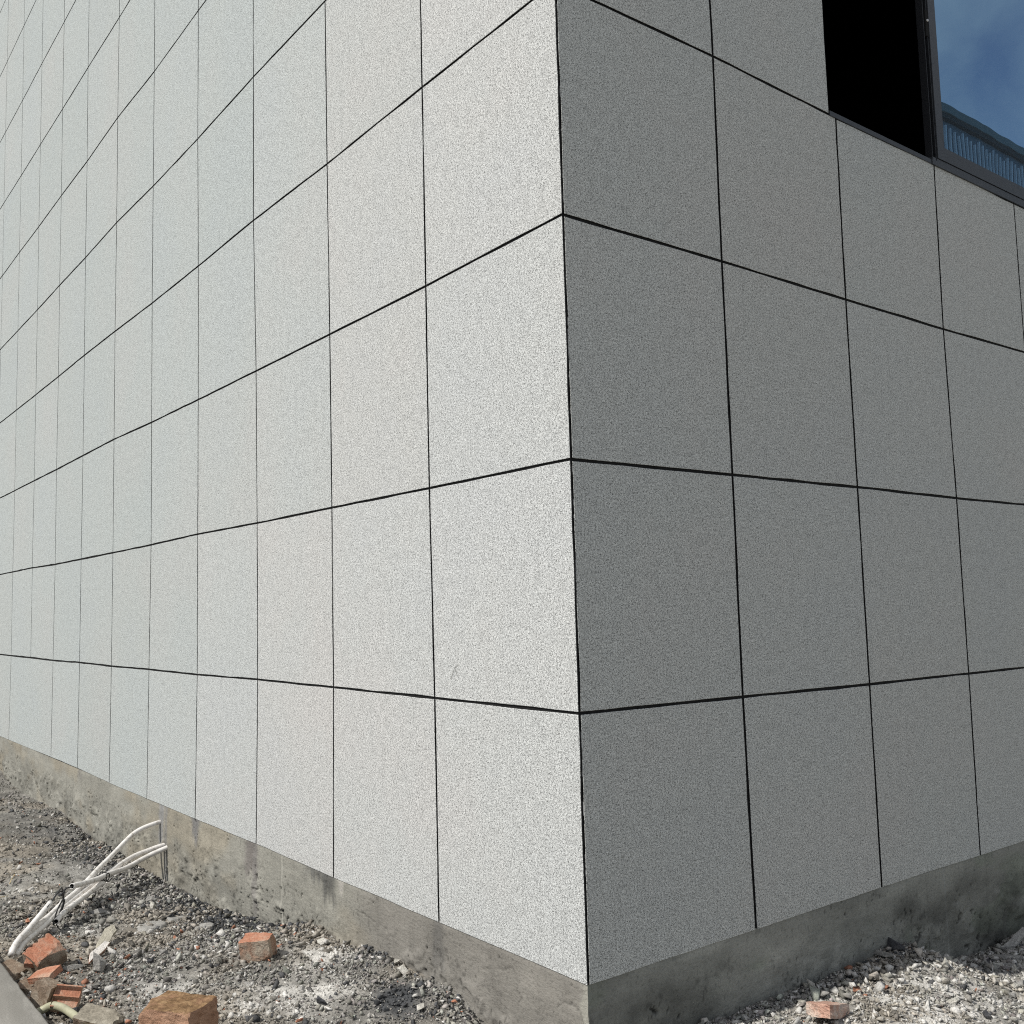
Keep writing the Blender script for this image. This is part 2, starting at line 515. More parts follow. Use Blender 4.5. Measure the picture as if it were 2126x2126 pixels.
WL1, WL, WR1, WR, H0 = .9766, .9924, 1.0029, 1.0012, 1.0063
RES = {('L', 1): [(.001, -.003), (0, .006), (.011, -.003), (.009, -.010), (.008, .006)],
       ('L', 2): [(0, -.003), (-.020, .008), (-.022, -.002), (-.017, -.012), (-.005, -.001), (.001, -.003)],
       ('L', 3): [(-.006, .004), (-.035, .009), (-.033, -.003), (-.023, -.012), (.012, .011), (.007, .005)],
       ('L', 4): [(.016, -.001), (-.015, 0), (-.017, .003), (-.019, -.010), (-.011, -.003), (.007, -.012), (.005, .005)],
       ('L', 5): [(.043, -.003), (.016, .002), (-.012, -.006), (-.002, -.006), (.007, -.008), (.003, -.008), (-.002, -.008)],
       ('L', 6): [(.031, -.003), (.007, -.004), (-.002, -.008), (.004, .011), (.009, .003), (-.002, .018), (.001, .023), (-.013, -.007)],
       ('L', 7): [(.039, .010), (.018, -.001), (.014, -.008)],
       ('L', 8): [(.037, .010), (.017, -.007), (-.004, -.009)],
       ('R', 1): [(.011, -.002), (-.003, 0), (-.001, .002), (-.003, .006), (.004, .014)],
       ('R', 2): [(.003, .004), (.003, -.004), (.001, .003), (-.002, -.003), (.006, -.001)],
       ('R', 3): [(-.011, .003), (.001, -.003), (.001, -.003), (-.015, -.009), (.009, .005)],
       ('L', 0): [(0, -.005), (0, .003), (0, -.001), (0, .006)]}
RES[('R', 0)] = RES[('L', 0)]

def node(side, c, r):
    """position (along wall, z) of a joint crossing: the joints were set out by eye and wander a few millimetres"""
    a = 0 if c == 0 else ((WL1 + (c - 1) * WL) if side == 'L' else (WR1 + (c - 1) * WR))
    z = r if r >= 1 else 1 - H0
    t = RES.get((side, c))
    if t and r < len(t):
        da, dz = t[r]
    else:
        rr = random.Random(hash((side == 'L', c, r)) & 0xffff)
        da = rr.uniform(-.008, .008) + (t[-1][0] * .5 if t else 0)
        dz = rr.uniform(-.006, .006)
        if r == 0: da, dz = (.035 if side == 'L' else 0), (.004)
    if c == 0: da = 0
    return np.array([a + da, z + dz])

def wallpt(side, a, z, off):
    """off: distance behind the panel face"""
    return (off, a, z) if side == 'L' else (a, off, z)

GAPH, GAPV, TH = .0058, .0060, .007
NSEG = 7
def panel(side, p00, p10, p11, p01, ins, chip=False, light_tone=(1, 1, 1)):
    """one cladding panel: slightly wandering edges, small chamfer, black-painted sides. ins = inset at left, right, bottom, top"""
    P = [p00 + (ins[0], ins[2]), p10 + (-ins[1], ins[2]), p11 + (-ins[1], -ins[3]), p01 + (ins[0], -ins[3])]
    ring = []
    for k in range(4):
        a, b = P[k], P[(k + 1) % 4]
        d = (b - a) / np.linalg.norm(b - a); n = np.array([-d[1], d[0]])
        n_s = NSEG
        for s in range(n_s):
            t = s / n_s
            j = 0 if s == 0 else random.gauss(0, .0011)
            ring.append(a + (b - a) * t + n * j)
    m = len(ring)
    cen = sum(P) / 4
    inner = [p + (cen - p) / np.linalg.norm(cen - p) * .0016 for p in ring]
    V = [wallpt(side, *p, 0.0) for p in inner] + [wallpt(side, *p, .0012) for p in ring] + [wallpt(side, *p, TH + .002) for p in ring]
    F = [tuple(range(m))]; mi = [0]
    for k in range(m):
        n = (k + 1) % m
        F.append((k, m + k, m + n, n)); mi.append(0)
        F.append((m + k, 2 * m + k, 2 * m + n, m + n))
        mi.append(2 if (chip and k >= 3 * NSEG) else 1)
    if side == 'L':
        F = [tuple(reversed(f)) for f in F]
    o = mesh('panel', V, F, [MT['paint'], MT['joint'], MT['chip']], bld, mi)
    o.color = (*light_tone, 1)
    return o

NL, NR, NROW = 14, 6, 12
WX0, WX1, WZ0, WZ1 = 1.945, 5.0, 4.0, 6.0
for c in range(NL):
    for r in range(NROW):
        if r == 0 and c == 9: continue                      # this joint was never cut
        c1 = c + 2 if (r == 0 and c == 8) else c + 1
        p = [node('L', c, r), node('L', c1, r), node('L', c1, r + 1), node('L', c, r + 1)]
        fr_ = 1.0 + .35 * min(1, max(0, (c - 3) / 4))          # joints run a little wider towards the far end
        # tint drift and falloff of the light across the wall, put into panel colour
        k = min(1, max(0, (c + .55 * r - 2.2) / 3.0)) * .85 + random.uniform(0, .15)
        panel('L', light_tone=(1 - .135 * k, 1 - .09 * k, 1 - .09 * k), p00=p[0], p10=p[1], p11=p[2], p01=p[3], ins=(.0024 if c == 0 else GAPV * fr_, GAPV * fr_, 0 if r == 0 else GAPH * fr_, GAPH * fr_))
for c in range(NR):
    for r in range(NROW):
        p = [node('R', c, r), node('R', c + 1, r), node('R', c + 1, r + 1), node('R', c, r + 1)]
        if 4 <= r < 6 and 2 <= c < 5: continue
        ins = [.0130 if c == 0 else .0074, .0074, 0 if r == 0 else .0066, .0066]
        if 4 <= r < 6 and c == 1:
            p[1] = np.array([WX0, p[1][1]]); p[2] = np.array([WX0 + .002, p[2][1]]); ins[1] = 0
        if r == 3 and 2 <= c < 5: ins[3] = .010
        panel('R', *p, ins, chip=(c == 0), light_tone=(1.0, 1.0, .97))  # blue trimmed from the colour to offset bluish skylight on this wall

# small scuff left by a tool on one sunlit panel
V, F = [], []
for (a0, z0), (a1, z1) in (((.845, 1.098), (.812, 1.150)), ((.812, 1.150), (.775, 1.168)), ((.806, 1.146), (.790, 1.112))):
    n = len(V); dx, dz = a1 - a0, z1 - z0; L = math.hypot(dx, dz); ox, oz = -dz / L * .0022, dx / L * .0022
    V += [wallpt('L', a0 + ox, z0 + oz, -.0006), wallpt('L', a0 - ox, z0 - oz, -.0006), wallpt('L', a1 - ox * .4, z1 - oz * .4, -.0006), wallpt('L', a1 + ox * .4, z1 + oz * .4, -.0006)]
    F.append((n, n + 1, n + 2, n + 3))
mesh('scuff_mark', V, F, MT['scuff'], bld)

# wall core behind the panels: black joint compound shows in the gaps; the window opening is left free
YB, XB, ZT = NL * .9924, 6.02, 12.0
K = TH
parts = [(K, .35, K, YB, -.004, ZT),                                              # left wall
         (.35, WX0, K, .35, -.004, ZT), (WX0, WX1, K, .35, -.004, WZ0 - .02), (WX0, WX1, K, .35, WZ1, ZT), (WX1, XB, K, .35, -.004, ZT),
         (.35, XB, YB - .35, YB, -.004, ZT), (XB - .35, XB, .35, YB - .35, -.004, ZT), (.35, XB - .35, .35, YB - .35, ZT - .3, ZT - .05)]
V, F = boxes(parts)
mesh('wall', V, F, MT['joint'], bld)
# room behind the open casement
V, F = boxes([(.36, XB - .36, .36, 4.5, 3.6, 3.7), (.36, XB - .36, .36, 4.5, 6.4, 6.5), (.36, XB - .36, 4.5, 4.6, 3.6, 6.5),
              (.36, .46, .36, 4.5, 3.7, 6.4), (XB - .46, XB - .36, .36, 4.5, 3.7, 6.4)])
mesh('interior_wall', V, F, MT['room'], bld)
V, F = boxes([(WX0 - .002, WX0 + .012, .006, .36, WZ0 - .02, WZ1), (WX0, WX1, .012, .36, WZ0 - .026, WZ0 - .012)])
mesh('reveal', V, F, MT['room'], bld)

# plinth: cement render with trowel marks, pits and stains
CRACKS = [[(.663, -.13), (.577, -.102), (.512, -.091), (.455, -.069), (.44, -.085)], [(.177, -.14), (.139, -.113), (.093, -.105), (.05, -.121)],
          [(.010, -.008), (.014, -.03), (.029, -.057)], [(.425, -.158), (.395, -.174), (.416, -.191)], [(.05, -.121), (.03, -.17), (.045, -.23)],
          [(2.147, -.03), (2.10, -.055), (2.05, -.05)], [(1.75, -.12), (1.62, -.13), (1.5, -.15), (1.42, -.145)]]
def plinth_face(side, length, step):
    a = np.concatenate([np.arange(0, 2.6, .0065), np.arange(2.6, length, step)]); z = np.concatenate([np.arange(-.75, -.5, .02), np.arange(-.5, -.004, .0075)]); z = np.append(z, -.0035)
    A, Z = [m.ravel() for m in np.meshgrid(a, z, indexing='ij')]
    s = 0 if side == 'L' else 400
    off = .0035 + .004 * fbm(A * 2.2, Z * 4, 101 + s, 4) + .0014 * fbm(A * 14, Z * 34, 111 + s, 3) + .0008 * fbm(A * 60, Z * 60, 121 + s, 2)
    low = sstep(-.10, -.34, Z + .10 * fbm(A * 3, Z * 3, 131 + s, 3))
    pit = vnoise(A * 48, Z * 40, 141 + s) + .7 * vnoise(A * 95, Z * 80, 142 + s) + .5 * vnoise(A * 5, Z * 5, 143 + s)
    pm = sstep(.70 - .20 * low, .80 - .20 * low, pit)
    crack = np.zeros_like(A)
    if side == 'L':
        for pl in CRACKS:
            for (a0, z0), (a1, z1) in zip(pl[:-1], pl[1:]):
                d = np.array([a1 - a0, z1 - z0]); L2 = d @ d
                wob = .006 * vnoise(A * 60, Z * 60, 147)
                tt = np.clip(((A - a0) * d[0] + (Z - z0) * d[1]) / L2, 0, 1)
                dist = np.hypot(A - a0 - tt * d[0] + wob, Z - z0 - tt * d[1] + wob)
                crack = np.maximum(crack, (1 - sstep(.0015, .0055, dist)) * (.55 + vnoise(A * 40, Z * 40, 149)))
    pm = np.maximum(pm, crack)
    off = off + .012 * np.where(crack > 0, pm * .4, pm)
    lump = sstep(.05, .5, fbm(A * 13, Z * 13, 151 + s, 4)) * low
    off = off - .016 * lump
    edge = sstep(-.03, -.004, Z)
    off = np.maximum(off * (1 - edge) + .0045 * edge, -.03)
    if side == 'L':
        c = np.array([.282, .276, .243])[None, :] * (1 + .14 * fbm(A * 1.3, Z * 2, 161, 4))[:, None]
        warm = sstep(-.1, .3, fbm(A * 1.7 + 3, Z * 3, 171, 3))
        c = c * (1 - .15 * warm[:, None] * np.array([-.3, .1, .6]))
        near = sstep(2.0, 1.4, A)
        c = c * (1 - near[:, None]) + near[:, None] * np.array([.222, .211, .190]) * (1 + .16 * fbm(A * 3, Z * 5, 163, 4))[:, None]
        def strip(y0, w, z0, col, k):
            ww = w * (1 + .5 * fbm(Z * 14, Z * 0 + y0 * 9, 181, 3))
            m = np.exp(-((A - y0 - .02 * fbm(Z * 9, Z * 0, 183, 2)) / ww) ** 4) * sstep(z0 - .05, z0 + .05, Z + .08 * fbm(A * 40, Z * 0, 185, 2)) * k
            return m[:, None], np.array(col)
        for st in ((4.66, .055, -.34, (.235, .235, .235), .9), (4.56, .03, -.55, (.20, .20, .20), .7), (3.98, .075, -.17, (.175, .172, .17), .95),
                   (3.04, .085, -.19, (.185, .17, .16), .9), (2.98, .03, -.42, (.20, .19, .18), .7), (.99, .05, -.20, (.15, .145, .135), .85),
                   (2.03, .07, -.13, (.085, .085, .08), .85), (2.16, .16, -.055, (.12, .12, .115), .85), (1.9, .03, -.08, (.42, .40, .37), .7), (6.9, .08, -.10, (.20, .19, .18), .5)):
            m, cc = strip(*st)
            c = c * (1 - m) + m * cc
    else:
        c = np.array([.25, .252, .228])[None, :] * (1 + .5 * fbm(A * 1.7, Z * 3.5, 261, 4))[:, None]
        dk = np.clip(.2 + 1.3 * fbm(A * 4, Z * 9, 263, 5), 0, 1) * sstep(-.02, -.15, Z)
        c = c * (1 - .55 * dk[:, None])
        gr = sstep(.05, .4, fbm(A * 3 + 5, Z * 6, 266, 4))
        c = c * (1 - .20 * gr[:, None] * np.array([.25, 0, .3]))
    sp = sstep(.50, .64, vnoise(A * 46, Z * 42, 191 + s) + .7 * vnoise(A * 90, Z * 80, 192 + s) + .6 * vnoise(A * 6, Z * 6, 193 + s))
    c = c * (1 - .6 * (sp * (.4 + .6 * low))[:, None])
    c = c * (1 - .7 * pm[:, None])  # shade inside pits and cracks darkened into the colour
    smear = sstep(.12, .45, fbm(A * 2.4 + 7, Z * 12, 201 + s, 4))            # long trowel smears of a paler slurry
    c = c * (1 + .16 * smear[:, None])
    scr = sstep(.40, .52, vnoise(A * 10, Z * 95, 203 + s) + .4 * vnoise(A * 40, Z * 160, 204 + s)) * sstep(-.1, .3, fbm(A * 3, Z * 5, 205 + s, 3))
    c = c * (1 - .22 * scr[:, None])
    grime = low * np.clip(.35 + 1.5 * fbm(A * 6, Z * 8, 195 + s, 4), 0, 1)
    c = c * (1 - .30 * grime[:, None])
    if side == 'L':
        lip = sstep(.045, .02, A + .03 * fbm(Z * 20, A * 20, 197, 3))
        c = c * (1 - lip[:, None] * .7) + .7 * lip[:, None] * np.array([.36, .355, .31])
    c = np.clip(c, .02, .6)
    P = np.stack([off, A, Z], 1) if side == 'L' else np.stack([A, off, Z], 1)
    return P, grid_quads(len(a), len(z)), c, len(a), len(z)

P1, Q1, C1, na, nz = plinth_face('L', 12.5, .0125)
P2, Q2, C2, nb, nz2 = plinth_face('R', 5.98, .0125)
# close the corner: both sheets share the same wandering arris
arris = .004 + .006 * fbm(P1[:nz, 2] * 12, P1[:nz, 2] * 0, 301, 3)
P1[:nz, 0] = arris; P1[:nz, 1] = .0035 + .003 * vnoise(P1[:nz, 2] * 30, P1[:nz, 2] * 0, 303)
P2[:nz2, 0] = P1[:nz, 0]; P2[:nz2, 1] = P1[:nz, 1]
Vp = np.concatenate([P1, P2]); Qp = np.concatenate([Q1[:, ::-1], Q2 + len(P1)])
bulk('plinth', Vp, Qp, MT['plinth'], np.concatenate([C1, C2]), bld, smooth=True)

# ------------------------------------------------------------------ window
fr = boxes([(3.043, 3.125, -.014, .03, 4.040, 6.0),                 # meeting stile
            (3.1255, 4.98, -.0135, .03, 4.0405, 4.125),                   # bottom rail of the glazed leaf
            (4.85, 4.98, -.013, .03, 4.1255, 5.88), (3.1255, 4.98, -.0135, .03, 5.8805, 6.0)])
win = mesh('window', fr[0], fr[1], MT['alu'], bld)
def sub(name, bs, mat):
    V, F = boxes(bs); return mesh(name, V, F, mat, win)
sub('sill', [(WX0 + .004, 2.980, -.006, .12, 3.992, 4.018), (2.9802, 4.995, -.010, .12, 3.990, 4.036)], MT['alu'])
sub('gasket', [(3.125, 3.138, .0, .05, 4.125, 5.88), (3.138, 4.85, .0, .05, 4.125, 4.137)], MT['bore'])
sub('groove', [(2.982, 3.0425, .004, .03, 4.019, 6.0)], MT['alud'])
sub('rib', [(2.984, 2.989, -.010, .0038, 4.019, 6.0), (3.024, 3.030, -.010, .0038, 4.019, 6.0)], MT['alud'])
sub('lock_plate', [(3.009, 3.040, -.012, .0036, 4.80, 4.965)], MT['bore'])
bm = bmesh.new()
bmesh.ops.create_uvsphere(bm, u_segments=12, v_segments=8, radius=.009 * U)
bmesh.ops.translate(bm, verts=bm.verts, vec=Vector((3.024, -.014, 4.898)) * U)
me = bpy.data.meshes.new('lock_pin'); bm.to_mesh(me); bm.free(); me.materials.append(MT['steel'])
link('lock_pin', me, win)
bm = bmesh.new()
bmesh.ops.create_uvsphere(bm, u_segments=10, v_segments=6, radius=.006 * U)
bmesh.ops.translate(bm, verts=bm.verts, vec=Vector((3.036, -.004, 4.115)) * U)
me = bpy.data.meshes.new('screw'); bm.to_mesh(me); bm.free(); me.materials.append(MT['alu'])
link('screw', me, win)
V, F = box(3.13, 4.86, .018, .030, 4.13, 5.885)
mesh('pane', V, F, MT['glass'], win)

# ------------------------------------------------------------------ building across the street (mirrored in the pane)
fb = empty('office_block', (78, -38, -.6))
tag(fb, 'long block with flat parapet and pale vertical fins, mirrored in the window glass', 'building')
FT = 36.1
V, F = boxes([(45, 115, -46, -30.0, -.6, FT - 1.0)]); mesh('wall', V, F, MT['farwall'], fb)
V, F = boxes([(44.6, 115.4, -46.4, -29.6, FT - .62, FT)]); mesh('parapet', V, F, MT['farband'], fb)
V, F = boxes([(44.7, 115.3, -46.3, -29.7, FT - .98, FT - .64)]); mesh('soffit_band', V, F, MT['farlow'], fb)
V, F = boxes([(45.2 + .6 * k, 45.31 + .6 * k, -30.0, -29.85, FT - 9.0 - .1 * (k % 3), FT - 1.35 - .12 * (k % 4)) for k in range(116)])
fo = mesh('cladding_fins', V, F, MT['fin'], fb); fo['kind'] = 'stuff'

# ------------------------------------------------------------------ rubble
def hull(npts, flat, seed):
    r = np.random.default_rng(seed)
    bm = bmesh.new()
    p = r.normal(size=(npts, 3)); p /= np.linalg.norm(p, axis=1)[:, None]
    p *= r.uniform(.55, 1.15, (npts, 1)); p *= np.array([1, r.uniform(.45, .9), flat])
    for v in p: bm.verts.new(v)
    bmesh.ops.convex_hull(bm, input=list(bm.verts))
    bmesh.ops.delete(bm, geom=[v for v in bm.verts if not v.link_faces], context='VERTS')
    bmesh.ops.triangulate(bm, faces=bm.faces)
    bm.verts.ensure_lookup_table(); bm.verts.index_update()
    V = np.array([v.co[:] for v in bm.verts]); T = np.array([[v.index for v in f.verts] for f in bm.faces])
    bm.free()
    return V, T

POOL = [hull(6 + k % 4, (.35, .5, .65, .85)[(k // 2) % 4], 500 + k) for k in range(36)]

def rots(n):
    q = rng.normal(size=(n, 4)); q /= np.linalg.norm(q, axis=1)[:, None]
    w, x, y, z = q.T
    return np.stack([1 - 2 * (y * y + z * z), 2 * (x * y - z * w), 2 * (x * z + y * w), 2 * (x * y + z * w), 1 - 2 * (x * x + z * z), 2 * (y * z - x * w),
                     2 * (x * z - y * w), 2 * (y * z + x * w), 1 - 2 * (x * x + y * y)], 1).reshape(n, 3, 3)

def scatter(n, xr, yr, rmin, rmax, alpha, ypow=1.0):
    x = rng.uniform(*xr, n); y = yr[0] + (yr[1] - yr[0]) * rng.uniform(0, 1, n) ** ypow
    r = rmin * rng.uniform((rmin / rmax) ** alpha, 1, n) ** (-1 / alpha)
    return x, y, r

S = [scatter(52000, (-1.56, 0), (.1, 4.2), .0062, .026, 2.6),
     scatter(22000, (-1.5, 0), (3.8, 11.5), .0080, .034, 2.6, 1.5),
     scatter(900, (-1.5, 0), (.4, 6.5), .020, .042, 3.0),
     scatter(420, (-1.25, -.1), (2.2, 4.9), .022, .048, 2.2),
     scatter(160, (-1.4, -.1), (.9, 2.2), .020, .040, 2.4),
     scatter(3500, (-.35, 0), (1.9, 6.5), .009, .036, 2.2),
     scatter(30000, (.15, 3.6), (-1.15, 0), .0062, .028, 2.6),
     scatter(400, (.6, 3.6), (-1.0, 0), .018, .040, 3.0),
     scatter(5500, (-.11, 0), (.2, 7.5), .0075, .030, 2.2),
     scatter(2200, (.2, 3.6), (-.10, 0), .0075, .030, 2.2),
     scatter(16000, (-1.52, 3.6), (-2.8, .3), .0095, .034, 2.4),
     scatter(5000, (3.6, 5.9), (-1.4, 0), .0095, .034, 2.4),
     scatter(1600, (1.1, 3.6), (-.28, 0), .010, .05, 2.0)]
x, y, r = [np.concatenate(a) for a in zip(*S)]
# clumping: thin out where the ground is packed smooth
den = .62 + .9 * fbm(x * 4, y * 4, 401, 4)
den = np.where(r > .018, 1, den)
wmk = white_mask(x, y)
den = den * np.where((x < -.45) & (y > 3.9), .45, 1)
k = (rng.uniform(size=len(x)) < den * (1 - .55 * wmk * (y > 0))) & ~((x > -r * .8) & (y > -r * .8))
k &= ~((x > -.02) & (y > 0))
x, y, r, wmk = x[k], y[k], r[k], wmk[k]
dmk = dark_mask(x, y)
z = terrain(x, y) + r * rng.uniform(-.05, .55, len(x))
n = len(x)
L = np.clip(rng.normal(.265, .09, n) + .06 * (y < 0), .07, .58)
tint = np.array([1.0, .965, .885]) + rng.normal(0, .02, (n, 3))
bw = brown(x, y)[:, None] * .8
c = L[:, None] * (tint * (1 - bw) + bw * np.array([1.08, .985, .84]))
u = rng.uniform(size=n)
c = np.where((u < .07)[:, None], rng.uniform(.42, .62, (n, 1)) * np.array([1, .975, .92]), c)
c = np.where(((u > .07) & (u < .15))[:, None], rng.uniform(.06, .13, (n, 1)) * np.array([1, 1, 1.02]), c)
red = ((u > .993) & (x < 0)) | ((u > .935) & (x < -.95) & (y < 3.2) & (y > 1.5)) | ((u > .996) & (x > 0))
c = np.where(red[:, None], np.array([.40, .20, .135]) * rng.uniform(.7, 1.15, (n, 1)), c)
dk = rng.uniform(size=n) < dmk * .85
c = np.where(dk[:, None], rng.uniform(.045, .11, (n, 1)) * np.array([.97, 1, 1.04]), c)
wk = (rng.uniform(size=n) < wmk * .75) & ~dk
c = np.where(wk[:, None], rng.uniform(.45, .66, (n, 1)) * np.array([1, .975, .92]), c)
R = rots(n)
# lie roughly flat: mix of tumbling and resting stones
flat = rng.uniform(size=n) < .6
a = rng.uniform(0, 6.283, n); tl = rng.normal(0, .25, (n, 2))
Rz = np.zeros((n, 3, 3)); Rz[:, 0, 0] = np.cos(a); Rz[:, 0, 1] = -np.sin(a); Rz[:, 1, 0] = np.sin(a); Rz[:, 1, 1] = np.cos(a)
Rz[:, 2, 2] = 1; Rz[:, 2, 0] = tl[:, 0]; Rz[:, 2, 1] = tl[:, 1]
R = np.where(flat[:, None, None], Rz, R)
which = rng.integers(0, len(POOL), n)
VV, TT, CC = [], [], []
base = 0
for v in range(len(POOL)):
    idx = np.where(which == v)[0]
    PV, PT = POOL[v]
    w = np.einsum('nij,vj->nvi', R[idx], PV) * r[idx, None, None] + np.stack([x[idx], y[idx], z[idx]], 1)[:, None, :]
    VV.append(w.reshape(-1, 3))
    TT.append((PT[None] + (base + np.arange(len(idx)) * len(PV))[:, None, None]).reshape(-1, 3))
    CC.append(np.repeat(c[idx], len(PV), 0))
    base += len(idx) * len(PV)
rb = bulk('rubble', np.concatenate(VV), np.concatenate(TT), MT['rubble'], np.concatenate(CC))
rb['kind'] = 'stuff'
rb['label'] = 'loose grey rubble and gravel covering the ground along the plinth'
rb['category'] = 'rubble'

# ------------------------------------------------------------------ single bricks, stones, slabs
def gz1(px, py):
    return float(terrain(np.array([px]), np.array([py]))[0])

def shape(name, dims, loc, rot, mat, seed, cuts=8, rough=.03, chips=2, profile=None, mats=None, midx=None):
    """a broken block: box with worn faces, knocked-off corners and an optional moulded top profile"""
    rr = np.random.default_rng(seed)
    bm = bmesh.new()
    bmesh.ops.create_cube(bm, size=2.0)
    bmesh.ops.subdivide_edges(bm, edges=bm.edges[:], cuts=cuts, use_grid_fill=True)
    V = np.array([v.co[:] for v in bm.verts])
    if profile is not None:
        top = V[:, 2] > .98
        V[top, 2] += profile(V[top, 0], V[top, 1])
    for _ in range(chips):
        nrm = rr.choice([-1, 1], 3) * rr.uniform(.35, 1, 3); nrm /= np.linalg.norm(nrm)
        d = np.abs(nrm).sum() * rr.uniform(.72, .90)
        s = V @ nrm - d
        V = V - np.where(s > 0, s, 0)[:, None] * nrm
    V = V + rough * np.stack([vnoise3(V * 2.3, seed), vnoise3(V * 2.3, seed + 1), vnoise3(V * 2.3, seed + 2)], 1) * 2
    V = V + rough * .5 * np.stack([vnoise3(V * 7, seed + 3), vnoise3(V * 7, seed + 4), vnoise3(V * 7, seed + 5)], 1) * 2
    V = V * np.array(dims) / 2 * U
    for v, co in zip(bm.verts, V): v.co = co
    me = bpy.data.meshes.new(name)
    bm.normal_update()
    if midx is not None:
        for f in bm.faces: f.material_index = midx(f.normal, f.calc_center_median())
    bm.to_mesh(me); bm.free()
    for m in (mats or [mat]): me.materials.append(m)
    o = link(name, me)
    o.location = Vector(loc) * U
    o.rotation_euler = Euler([math.radians(t) for t in rot], 'XYZ')
    return o

def rock(name, rad, loc, mat, seed, flat=.6, rotz=0, npts=13, tilt=(0, 0)):
    V, T = hull(npts, flat, seed)
    bm = bmesh.new()
    vs = [bm.verts.new(v) for v in V]
    for t in T: bm.faces.new([vs[i] for i in t])
    bmesh.ops.subdivide_edges(bm, edges=bm.edges[:], cuts=2, use_grid_fill=True)
    P = np.array([v.co[:] for v in bm.verts])
    P = P + .07 * np.stack([vnoise3(P * 3, seed), vnoise3(P * 3, seed + 1), vnoise3(P * 3, seed + 2)], 1) + .05 * np.stack([vnoise3(P * 9, seed + 3), vnoise3(P * 9, seed + 4), vnoise3(P * 9, seed + 5)], 1)
    for v, co in zip(bm.verts, P * np.array(rad) * U): v.co = co
    me = bpy.data.meshes.new(name); bm.to_mesh(me); bm.free()
    me.materials.append(mat)
    o = link(name, me)
    o.location = Vector(loc) * U
    o.rotation_euler = (math.radians(tilt[0]), math.radians(tilt[1]), math.radians(rotz))
    return o

steps = lambda n, d: (lambda a, b: -d * ((a * n / 2 + .5) % 1.0))
flutes = lambda n, d: (lambda a, b: -d * (np.abs(((b * n / 2 + 10) % 1.0) - .5) > .36))
def channels(a, b):
    return np.where((np.abs(b - .45) < .33) | (np.abs(b + .45) < .33), -.9, 0.0)

BR = 'broken bricks on the rubble'
o = shape('brick_fragment', (.150, .125, .115), (-.47, 1.905, -.262), (4, -6, -41), None, 21, 12, .045, 4,
          mats=[MT['claydust'], MT['orange']], midx=lambda n, c: 1 if (n.z > .6 or n.x < -.7) else 0)
tag(o, 'half brick with bright orange broken top standing alone near the plinth', 'brick', BR)
o = shape('brick', (.268, .185, .15), (-1.108, 1.295, -.264), (2, -3, -62), MT['moss'], 22, 18, .06, 5)
tag(o, 'large mossy brown brick lying at the bottom edge in front', 'brick', BR)
o = shape('brick_fragment', (.165, .105, .052), (1.10, -.275, -.283), (-8, 14, 6), MT['pinkclay'], 23, 12, .06, 3)
tag(o, 'pale pink brick piece lying at the shadow edge under the shaded wall', 'brick', BR)
o = shape('hollow_brick', (.155, .135, .115), (-1.325, 2.61, -.30), (16, -22, 14), None, 24, 18, .02, 3, steps(4, .30),
          mats=[MT['brownclay'], MT['orange']], midx=lambda n, c: 1 if (n.z > .25 and n.x < .75) else 0)
tag(o, 'broken hollow brick with stepped orange ridges below the conduit ends', 'brick', BR)
o = shape('brick_shard', (.085, .06, .03), (-1.385, 2.60, -.30), (10, -30, 60), MT['orange'], 25, 6, .05, 2)
tag(o, 'small orange brick shard leaning against the ridged hollow brick', 'brick', BR)
o = shape('brick_shard', (.15, .085, .03), (-1.372, 2.40, -.325), (18, -14, -62), MT['orange'], 26, 14, .02, 2, flutes(5, .35))
tag(o, 'flat fluted orange brick shard catching the sun next to the pavement', 'brick', BR)
o = shape('brick_fragment', (.095, .10, .11), (-1.425, 2.15, -.335), (14, 10, 35), MT['brownclay'], 27, 9, .05, 3)
tag(o, 'brown weathered brick lump beside the pavement edge', 'brick', BR)
o = shape('hollow_brick', (.115, .105, .05), (-1.362, 2.04, -.335), (42, 8, -30), None, 28, 16, .015, 1, channels,
          mats=[MT['claydust'], MT['orange']], midx=lambda n, c: 1 if n.z > .3 else 0)
tag(o, 'split hollow brick showing two open channels above the hose', 'brick', BR)
for (lx, ly, lz, d, s, lab) in ((-1.455, 2.76, -.41, (.13, .11, .09), 29, 'dark brick piece in the gap by the pavement, farthest of those in shade'),
                               (-1.440, 2.47, -.41, (.10, .09, .08), 30, 'dark brick piece in the gap between fluted shard and pavement'),
                               (-1.465, 2.24, -.42, (.10, .08, .08), 31, 'dark brick piece in the gap, nearest the hose end')):
    o = shape('brick_fragment', d, (lx, ly, lz), (10, 15, s * 23), MT['brownclay'], s, 6, .05, 3)
    tag(o, lab, 'brick', BR)
o = shape('mortar_block', (.19, .105, .085), (-1.30, 1.745, -.368), (14, 6, -50), None, 32, 14, .10, 5,
          mats=[MT['oldmortar'], MT['brownclay']], midx=lambda n, c: 1 if (n.y < -.6) else 0)
tag(o, 'rough mortar block with dark brick side beside the hose', 'rubble block', 'mortar lumps')
o = rock('mortar_lump', (.062, .05, .075), (-1.13, 2.40, -.335), MT['mortar'], 33, .9, 20)
tag(o, 'upright lump of grey mortar between the tile shards', 'rubble block', 'mortar lumps')
o = rock('stone', (.085, .028, .024), (-1.205, 2.53, -.362), MT['mortar'], 34, .8, -15)
tag(o, 'long narrow grey stone lying left of the mortar lump', 'stone')
o = rock('stone', (.032, .030, .026), (-1.345, 1.93, -.355), MT['dark'], 35, .8, 10)
tag(o, 'dark round stone resting against the hose', 'stone')

